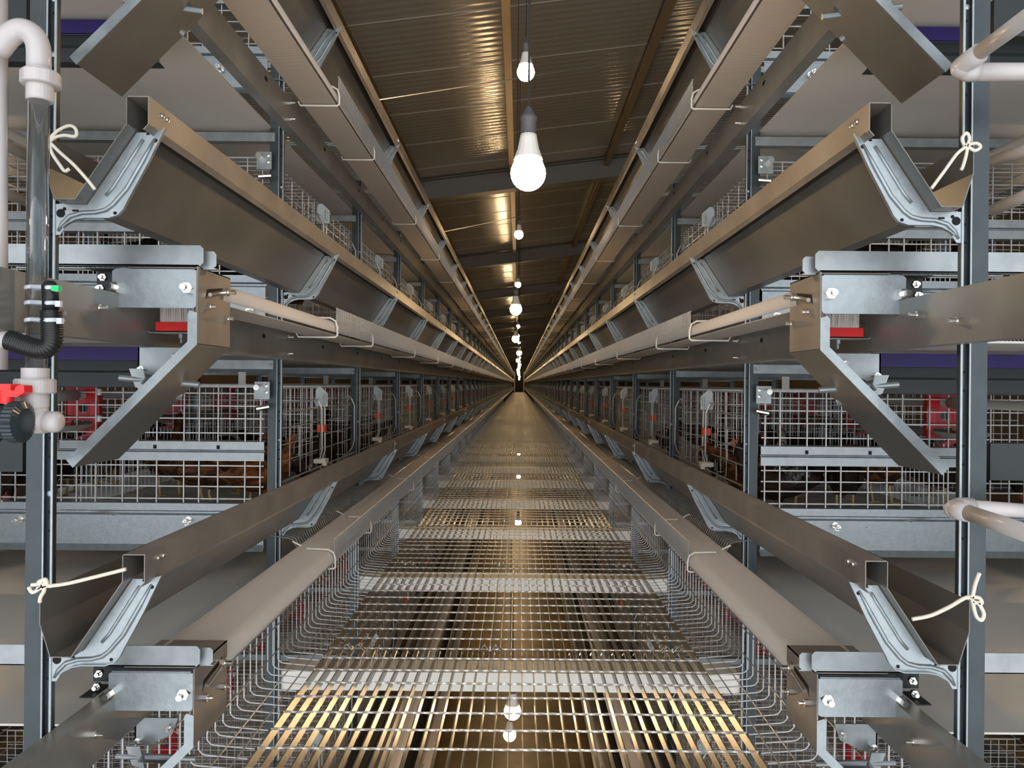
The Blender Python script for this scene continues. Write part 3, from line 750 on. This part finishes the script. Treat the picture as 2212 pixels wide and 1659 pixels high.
# ------------------------------------------------------------------ hens
def make_hen(main, pose=0):
    """pose 0 upright neck, 1 neck stretched forward and low, 2 head down feeding; faces +x, feet at z=0"""
    mb = MB(); mb.smooth = True
    body = [(-.20, .215, .006, .03), (-.17, .205, .018, .045), (-.13, .19, .045, .055), (-.07, .172, .066, .068), (0, .160, .073, .072), (.05, .165, .064, .066), (.09, .185, .045, .050)]
    neck = {0: [(.112, .215, .034, .038), (.125, .25, .025, .030), (.132, .285, .021, .024), (.140, .312, .019, .022), (.152, .330, .019, .019), (.168, .331, .014, .014), (.180, .328, .006, .007)],
            1: [(.125, .205, .036, .038), (.165, .222, .027, .029), (.205, .237, .022, .023), (.235, .250, .020, .021), (.258, .256, .019, .019), (.275, .253, .014, .014), (.288, .248, .006, .007)],
            2: [(.12, .175, .034, .037), (.148, .150, .025, .028), (.168, .118, .021, .022), (.184, .090, .020, .020), (.200, .070, .019, .018), (.214, .060, .013, .012), (.224, .052, .005, .006)]}[pose]
    rings = body + neck; base = len(mb.v); n = 14
    for i, (x, z, ry, rz) in enumerate(rings):
        a = rings[max(i - 1, 0)]; b = rings[min(i + 1, len(rings) - 1)]
        dx, dz = b[0] - a[0], b[1] - a[1]; L = math.hypot(dx, dz) or 1; nx, nz = -dz / L, dx / L
        for j in range(n):
            t = 2 * pi * j / n; mb.v.append((x + nx * rz * sin(t), ry * cos(t), z + nz * rz * sin(t)))
    nb = len(rings)
    for i in range(nb - 1):
        mb.cur = 1 if i >= nb - 3 else 0
        for j in range(n):
            j2 = (j + 1) % n; mb.face([base + i * n + j, base + i * n + j2, base + (i + 1) * n + j2, base + (i + 1) * n + j])
    mb.cur = 0; mb.face([base + j for j in range(n)][::-1])
    # tail feathers and wings
    for yy in (-.012, 0, .012): mb.tube([(-.16, yy, .215), (-.215, yy * 1.4, .255), (-.255, yy * 1.8, .262)], .02, 6, rs=[.028, .020, .004], flat=.35)
    for sy in (-1, 1): mb._ell((-.035, sy * .058, .175), (.105, .020, .045), 12, 8)
    hx, hz = neck[-3][0], neck[-3][1]; tx, tz = neck[-1][0], neck[-1][1]
    d = (tx - hx, tz - hz); L = math.hypot(*d); d = (d[0] / L, d[1] / L)
    mb.cur = 2; mb.tube([(tx - d[0] * .006, 0, tz - d[1] * .006), (tx + d[0] * .010, 0, tz + d[1] * .010), (tx + d[0] * .020, 0, tz + d[1] * .018 - .005)], .006, 8, rs=[.0075, .0055, .0008])
    mb.cur = 3
    px_, pz_ = -d[1], d[0]
    for q, hgt in ((-.010, .010), (-.001, .014), (.008, .010)): mb.tube([(hx + d[0] * q + px_ * .012, 0, hz + d[1] * q + pz_ * .012), (hx + d[0] * q + px_ * (.014 + hgt), 0, hz + d[1] * q + pz_ * (.014 + hgt))], .005, 6, rs=[.006, .002], flat=.4)
    for sy in (-1, 1): mb._ell((hx + d[0] * .012 - px_ * .018, sy * .006, hz + d[1] * .012 - pz_ * .018), (.005, .003, .009), 8, 6)
    mb.cur = 4
    for sy in (-1, 1): mb._ell((hx + d[0] * .004 + px_ * .003, sy * .0165, hz + d[1] * .004 + pz_ * .003), (.0045, .003, .0045), 8, 6)
    mb.cur = 5
    for sy, fx in ((-1, .015), (1, -.02)):
        mb.cur = 0; mb.tube([(fx - .005, sy * .034, .13), (fx - .012, sy * .034, .088)], .02, 8, rs=[.030, .012])
        mb.cur = 5; mb.tube([(fx - .012, sy * .034, .092), (fx - .018, sy * .034, .07), (fx, sy * .034, .012), (fx + .004, sy * .034, .006)], .006, 7)
        for ang, l in ((0, .05), (.5, .044), (-.5, .044), (pi, .022)):
            mb.tube([(fx + .003, sy * .034, .007), (fx + .003 + l * .6 * cos(ang), sy * .034 + l * .6 * sin(ang), .008), (fx + .003 + l * cos(ang), sy * .034 + l * sin(ang), .003)], .004, 6, rs=[.005, .004, .0012])
    o = mb.build('hen', [main, 'face', 'beak', 'comb', 'eye', 'leg']); return o
protos = {}
def hen(main, pose, x, y, rz, label, k=0, sc=1.0, group=None, z=None):
    key = (main, pose)
    if key not in protos: o = protos[key] = make_hen(main, pose)
    else: o = protos[key].copy(); COL.objects.link(o)
    ax = abs(x); ax = ax if ax < 1.39 else 2.78 - ax
    if z is None: z = TIERZ[k] - .405 - .09 * (1.38 - ax) / .675 + .004
    o.location = (x, y, z); o.rotation_euler = (0, 0, rz); o.scale = (sc, sc, sc); tag(o, label, 'hen', group)
    return o
hen('hen_brown', 1, .875, 2.80, radians(115), 'brown hen stretching its head out over the right lowest trough', z=-.500, sc=1.0)
hen('hen_black', 0, .90, 2.66, radians(165), 'black hen with pink comb behind the stretching brown hen', sc=.80)
hen('hen_orange', 0, -.90, 2.75, radians(45), 'orange-brown hen standing upright behind the second left upright', sc=.78)
hen('hen_brown', 0, -1.24, 2.78, radians(100), 'brown hen with arched neck behind the left guide arm', sc=.86)
hen('hen_speckle', 0, .97, 2.72, radians(80), 'grey speckled hen behind the lower mesh at right', sc=.86)
hen('hen_brown', 0, 1.30, 2.70, radians(30), 'small brown hen head behind the right guide arm', sc=.8)
random.seed(21)
dark_lab = 'dark hen crowded inside the lowest %s cages'
for s in (-1, 1):
    pos = [(.90, 2.75), (.95, 2.66)] if s > 0 else [(.90, 2.75), (1.24, 2.78)]
    for i in range(24):
        for t in range(400):
            x = random.uniform(.90, 1.88); y = 2.62 + random.random() * (2.6 if i > 13 else .95)
            if abs(x - 1.385) < .07: continue
            if all(math.hypot(x - a, y - b) > .16 for a, b in pos): break
        pos.append((x, y))
        m = random.choice(['hen_black'] * 6 + ['hen_brown'])
        m = 'hen_black' if m != 'hen_brown' else m
        sc = random.uniform(.74, .88)
        lab = ('black feathered hen crowded inside the lowest %s cages' if m == 'hen_black' else 'brown feathered hen crowded among black hens in the lowest %s cages') % SIDE[s]
        hen(m, random.choice([0, 2, 2, 1]), s * x, y, random.uniform(0, 6.28), lab, 0, sc, 'hens in the %s cages' % SIDE[s])
    for i in range(10):
        x = random.uniform(.92, 1.85); y = 2.62 + .5 * random.random() + .25 * (i % 3)
        hen('hen_black' if i % 5 else 'hen_brown', random.choice([0, 2]), s * x, y, random.uniform(0, 6.28), ('black feathered hen in the middle tier of the %s cages' if i % 5 else 'brown feathered hen in the middle tier of the %s cages') % SIDE[s], 1, .8, 'hens in the %s cages' % SIDE[s])

# ------------------------------------------------------------------ water pipes at the left edge
def tubeP(mb, pts, r, n=20, rs=None): mb.smooth = True; mb.tube(pts, r, n, rs=rs); return mb
Yp = 1.10; mm = Yp / F
def Q(x, y, Y=Yp): return P(x, y, Y)
def arc(a, b, c, n=8):
    return [tuple((1 - t) ** 2 * a[i] + 2 * t * (1 - t) * b[i] + t * t * c[i] for i in range(3)) for t in [j / n for j in range(n + 1)]]
e = empty('water_riser', Q(84, 900), 'white and clear water riser pipe with elbow, unions and tee at left', 'pipe')
def wpart(mb, name, m):
    mb.v = [(a - e.location[0], b - e.location[1], c - e.location[2]) for a, b, c in mb.v]; return part(mb, name, m, e)
zt, zb_ = Q(84, 208)[2], Q(84, 800)[2]; cxp = Q(84, 500)[0]; cy = Yp
el = MB(); A = Q(-2, 105); B = Q(10, 62); C_ = Q(88, 62)
tubeP(el, [Q(-8, 112)] + arc(Q(2, 100), Q(28, 62), Q(52, 66)) + arc(Q(58, 68), Q(84, 78), Q(84, 118)) + [Q(84, 160)], 24 * mm); wpart(el, 'elbow', 'pvc')
un = MB(); un.smooth = False
un.lathe([(24.5 * mm, Q(0, 158)[2] - zt), (24.5 * mm, Q(0, 150)[2] - zt)], (cxp, cy, zt), 24)
un.lathe([(36 * mm, Q(0, 186)[2]), (39 * mm, Q(0, 184)[2]), (39 * mm, Q(0, 160)[2]), (36 * mm, Q(0, 156)[2])], (cxp + .001, cy, 0), 40, flute=.012, nf=10)
un.lathe([(25 * mm, Q(0, 219)[2]), (27 * mm, Q(0, 216)[2]), (27 * mm, Q(0, 186)[2])], (cxp, cy, 0), 24)
for a in un.sm: pass
wpart(un, 'union', 'pvc')
un = MB(); z8 = lambda y: Q(0, y)[2]; cx2 = Q(76, 850)[0]
un.lathe([(27 * mm, z8(880)), (27 * mm, z8(795))], (cx2, cy, 0), 28); un.lathe([(37 * mm, z8(850)), (40 * mm, z8(847)), (40 * mm, z8(822)), (37 * mm, z8(818))], (cx2, cy, 0), 40, flute=.012, nf=10); wpart(un, 'union', 'pvc')
ct = MB(); ct.smooth = True
ro, ri = 21.5 * mm, 18.5 * mm
ct.lathe([(ro, zb_ - .002), (ro, zt + .01), (ri, zt + .01), (ri, zb_ - .002), (ro, zb_ - .002)], (Q(81, 500)[0], cy, 0), 32); wpart(ct, 'clear_tube', 'clear')
te = MB(); te.smooth = True; te.tube([(cx2, cy, z8(870)), (cx2, cy, z8(935))], 26 * mm, 24); te.tube([(Q(50, 905)), (Q(100, 912))], 26 * mm, 24); te.tube([Q(95, 912), Q(122, 912), Q(130, 912), Q(134, 912)], 23 * mm, 24, rs=[23 * mm, 23 * mm, 19 * mm, 10 * mm]); wpart(te, 'tee', 'pvc')
# supply pipe at frame edge
o = MB(); o.smooth = True; o.tube([Q(-4, 1659 - 900 + 40, 1.14), Q(-4, -60, 1.14)], 19 * mm, 20); o = o.build('supply_pipe', 'pvc'); tag(o, 'white vertical supply pipe at the left edge of the view', 'pipe')
# valve
e = empty('ball_valve', Q(20, 905, 1.06), 'black ball valve with red lever handle beside the white tee', 'valve')
mb = MB(); mb.smooth = False; Yv = 1.06; c = Q(0, 912, Yv); m2 = Yv / F
def vpart(mb, name, m):
    mb.v = [(a - e.location[0], b - e.location[1], q - e.location[2]) for a, b, q in mb.v]; return part(mb, name, m, e)
mb.lathe([(36 * m2, -.005), (36 * m2, .03)], (c[0] + .0, c[1], c[2]), 24, 'x'); mb.lathe([(30 * m2, -.02), (34 * m2, .0), (34 * m2, .012)], (c[0], c[1], c[2]), 24, 'x'); vpart(mb, 'valve_body', 'valve')
mb = MB(); mb.smooth = False; mb.lathe([(44 * m2, -.030), (46 * m2, -.026), (46 * m2, -.006), (40 * m2, -.002)], (c[0] + .0, c[1], c[2]), 60, 'x', flute=.025, nf=30); mb.lathe([(40 * m2, .014), (44 * m2, .018), (44 * m2, .032), (30 * m2, .036)], (c[0], c[1], c[2]), 60, 'x', flute=.025, nf=30); vpart(mb, 'lock_ring', 'valve')
mb = MB(); t = Q(14, 872, Yv); mb.lathe([(15 * m2, 0), (15 * m2, .026)], t, 20); mb.box(t[0] - .010, t[0] + .012, t[1] - .010, t[1] + .010, t[2] + .018, t[2] + .027)
h0, h1 = Q(18, 850, Yv), Q(62, 838, Yv)
mb.prism([(h0[0] - .01, h0[2] - .004), (h0[0] + .018, h0[2] - .005), (h1[0], h1[2] - .006), (h1[0] - .001, h1[2] + .003), (h1[0] - .008, h1[2] + .004), (h1[0] - .012, h1[2] + .001), (h0[0] + .014, h0[2] + .004), (h0[0] - .01, h0[2] + .006)], t[1] - .009, t[1] + .009); vpart(mb, 'lever_handle', 'redbright')['label'] = 'bright red lever handle'
# corrugated hose
e = empty('corrugated_hose', Q(100, 700, 1.06), 'black corrugated hose strapped to the clear tube at left', 'hose')
pts = [Q(18, 735, 1.07)] + arc(Q(30, 738, 1.07), Q(72, 755, 1.07), Q(88, 755, 1.07)) + arc(Q(92, 755, 1.07), Q(114, 752, 1.07), Q(113, 725, 1.07)) + [Q(112, 700, 1.07), Q(110, 672, 1.07)]
def resample(pts, st):
    out = [pts[0]]; acc = 0
    for a, b in zip(pts, pts[1:]):
        L = math.dist(a, b); 
        if L < 1e-6: continue
        t = st - acc
        while t <= L: out.append(tuple(a[i] + (b[i] - a[i]) * t / L for i in range(3))); t += st
        acc = (acc + L) % st
    return out
pp = resample(pts, .0011); m2 = 1.07 / F
mb = MB(); mb.smooth = True; mb.tube(pp, .01, 20, rs=[(20.5 + (1.6 if i % 3 else -1.2)) * m2 for i in range(len(pp))])
def hpart(mb, name, m):
    mb.v = [(a - e.location[0], b - e.location[1], q - e.location[2]) for a, b, q in mb.v]; return part(mb, name, m, e)
hpart(mb, 'hose', 'black')
mb = MB(); mb.smooth = True; mb.tube([Q(110, 674, 1.07), Q(108, 618, 1.07), Q(107, 608, 1.07)], .01, 20, rs=[16.5 * m2, 16.5 * m2, 10 * m2]); hpart(mb, 'hose_end', 'black')
mb = MB(); mb.smooth = True; mb.tube([Q(-30, 735, 1.07), Q(14, 735, 1.07), Q(24, 737, 1.07), Q(28, 738, 1.07)], .01, 20, rs=[19 * m2, 19 * m2, 17 * m2, 8 * m2]); hpart(mb, 'white_stub', 'pvc')
for i, y in enumerate((622, 655, 692)):
    t = MB(); n = 28; ca = Q(81, y, 1.10); cb = Q(109, y + 2, 1.07); pth = []
    for j in range(n + 1):
        a = 2 * pi * j / n; c0 = ca if cos(a) < 0 else cb; rr = (23 if cos(a) < 0 else (19 if i < 2 else 24)) * mm
        pth.append((c0[0] + rr * cos(a) * 1.02, c0[1] + rr * sin(a) - (.0 if cos(a) < 0 else .0), c0[2] + (.0012 * cos(a))))
    t.tube(pth, .0028, 6, flat=.45); hd = Q(124 + 3 * i, y + 2, 1.055); t.box(hd[0] - .0035, hd[0] + .0035, hd[1] - .003, hd[1] + .003, hd[2] - .004, hd[2] + .004)
    o = t.build('cable_tie', 'tie'); tag(o, ['translucent cable tie around hose and clear tube, uppermost, green tip', 'translucent cable tie around hose and clear tube, middle one', 'translucent cable tie around hose and clear tube, lowest one'][i], 'cable tie', 'cable ties')
    if i == 0:
        g = MB(); g.box(hd[0] - .006, hd[0] + .004, hd[1] - .0045, hd[1] + .002, hd[2] - .0035, hd[2] + .0035); g.build('green_tip', 'green', o)['label'] = 'green tip'
# far-left small pipes seen between riser and post
o = MB(); o.smooth = True; o.tube([P(-40, 290, 1.7), P(75, 345, 2.0)], .014, 16); o = o.build('branch_pipe', 'pvcgrey'); tag(o, 'greyish branch pipe behind the clear riser at left, upper one', 'pipe')
o = MB(); o.smooth = True; o.tube([P(-40, 400, 1.7), P(66, 438, 2.0)], .013, 16); o = o.build('branch_pipe', 'pvcgrey'); tag(o, 'greyish branch pipe behind the clear riser at left, lower one', 'pipe')

# right-hand pipes
e = empty('drain_pipe', P(2080, 150, 1.16), 'white plastic pipe elbow with two arms at the upper right', 'pipe')
Yr = 1.15; m3 = Yr / F
def rpart(mb, name, m):
    mb.v = [(a - e.location[0], b - e.location[1], q - e.location[2]) for a, b, q in mb.v]; return part(mb, name, m, e)
mb = MB(); mb.smooth = True; mb.tube([P(2110, 118, 1.13), P(2240, 22, .95)], 16 * m3, 20); rpart(mb, 'near_arm', 'pvc')
mb = MB(); mb.smooth = True; mb.tube([P(2104, 156, Yr), P(2300, 156, Yr)], 19 * m3, 20); rpart(mb, 'far_arm', 'pvc')
mb = MB(); mb.smooth = True; mb.tube([P(2118, 114, 1.12), P(2098, 128, 1.135), P(2082, 140, 1.145), P(2080, 152, 1.155), P(2090, 155, 1.15), P(2112, 156, 1.15)], 21 * m3, 20); mb._ell(P(2077, 147, 1.15), (22 * m3,) * 3, 16, 10); rpart(mb, 'elbow', 'pvc')
e = empty('drain_pipe', P(2070, 1105, 1.16), 'white plastic pipe elbow with two arms at the lower right', 'pipe')
mb = MB(); mb.smooth = True; mb.tube([P(2085, 1106, 1.13), P(2240, 1160, .95)], 17 * m3, 20); rpart(mb, 'near_arm', 'pvc')
mb = MB(); mb.smooth = True; mb.tube([P(2080, 1095, 1.17), P(2300, 1110, 1.2)], 16 * m3, 20); rpart(mb, 'far_arm', 'pvc')
mb = MB(); mb.smooth = True; mb.tube([P(2092, 1108, 1.12), P(2072, 1104, 1.135), P(2062, 1100, 1.15), P(2072, 1095, 1.165), P(2098, 1095, 1.17)], 20 * m3, 20); mb._ell(P(2062, 1101, 1.15), (21 * m3,) * 3, 16, 10); rpart(mb, 'elbow', 'pvc')
o = MB(); o.smooth = True; o.tube([P(2145, 455, 1.9), P(2290, 390, 1.7)], .015, 16); o = o.build('branch_pipe', 'pvc'); tag(o, 'beige-white branch pipe behind the right front upright, lower one', 'pipe')
o = MB(); o.smooth = True; o.tube([P(2140, 350, 1.9), P(2290, 300, 1.7)], .014, 16); o = o.build('branch_pipe', 'pvc'); tag(o, 'beige-white branch pipe behind the right front upright, upper one', 'pipe')

# ------------------------------------------------------------------ ropes tied to trough ends
def rope(paths, label, r=.0026):
    mb = MB(); mb.smooth = True
    for p in paths: 
        # smooth the path
        q = []
        for i in range(len(p) - 1):
            p0, p1, p2, p3 = p[max(i - 1, 0)], p[i], p[i + 1], p[min(i + 2, len(p) - 1)]
            for j in range(6):
                t = j / 6; q.append(tuple(.5 * (2 * p1[c] + (p2[c] - p0[c]) * t + (2 * p0[c] - 5 * p1[c] + 4 * p2[c] - p3[c]) * t * t + (3 * p1[c] - p0[c] - 3 * p2[c] + p3[c]) * t ** 3) for c in range(3)))
        q.append(p[-1]); mb.tube(q, r, 8)
    o = mb.build('tied_rope', 'rope'); tag(o, label, 'rope', 'white ropes on the trough ends')
Yk = 1.17
def R(l, Y=Yk): return [P(x, y, Y) for x, y in l]
rope([R([(105, 303), (125, 283), (150, 272), (164, 280), (163, 295), (140, 293), (120, 297), (108, 306)]), R([(105, 303), (112, 330), (128, 355), (140, 370), (150, 365)]), R([(108, 308), (130, 330), (158, 355), (188, 388), (205, 410)])], 'white rope looped around the left middle trough end')
rope([R([(88, 1268), (140, 1262), (200, 1248), (272, 1230)]), R([(62, 1268), (70, 1280), (85, 1272), (95, 1258), (84, 1262), (68, 1264)]), R([(90, 1262), (96, 1275), (88, 1290), (86, 1302)]), R([(82, 1258), (98, 1252), (100, 1266), (80, 1272)])], 'white rope knotted on the left lowest trough end, tied to bracket', .003)
rope([R([(2012, 408), (2040, 370), (2068, 332), (2090, 316)]), R([(2085, 318), (2078, 300), (2088, 288), (2094, 300), (2088, 318)]), R([(2082, 316), (2108, 310), (2118, 318), (2106, 326), (2092, 318)]), R([(2090, 320), (2086, 340), (2080, 360), (2076, 368)])], 'white rope knotted on the right middle trough end')
rope([R([(1970, 1338), (2010, 1330), (2050, 1312), (2085, 1292), (2100, 1293)]), R([(2100, 1293), (2106, 1265), (2112, 1248), (2116, 1238)]), R([(2100, 1295), (2108, 1330), (2120, 1340), (2125, 1325), (2112, 1300)]), R([(2094, 1290), (2115, 1292), (2120, 1304), (2100, 1300)])], 'white rope knotted on the right lowest trough end', .003)

for o in list(bpy.data.objects):
    if o.type == 'MESH' and not o.users_collection: bpy.data.objects.remove(o)
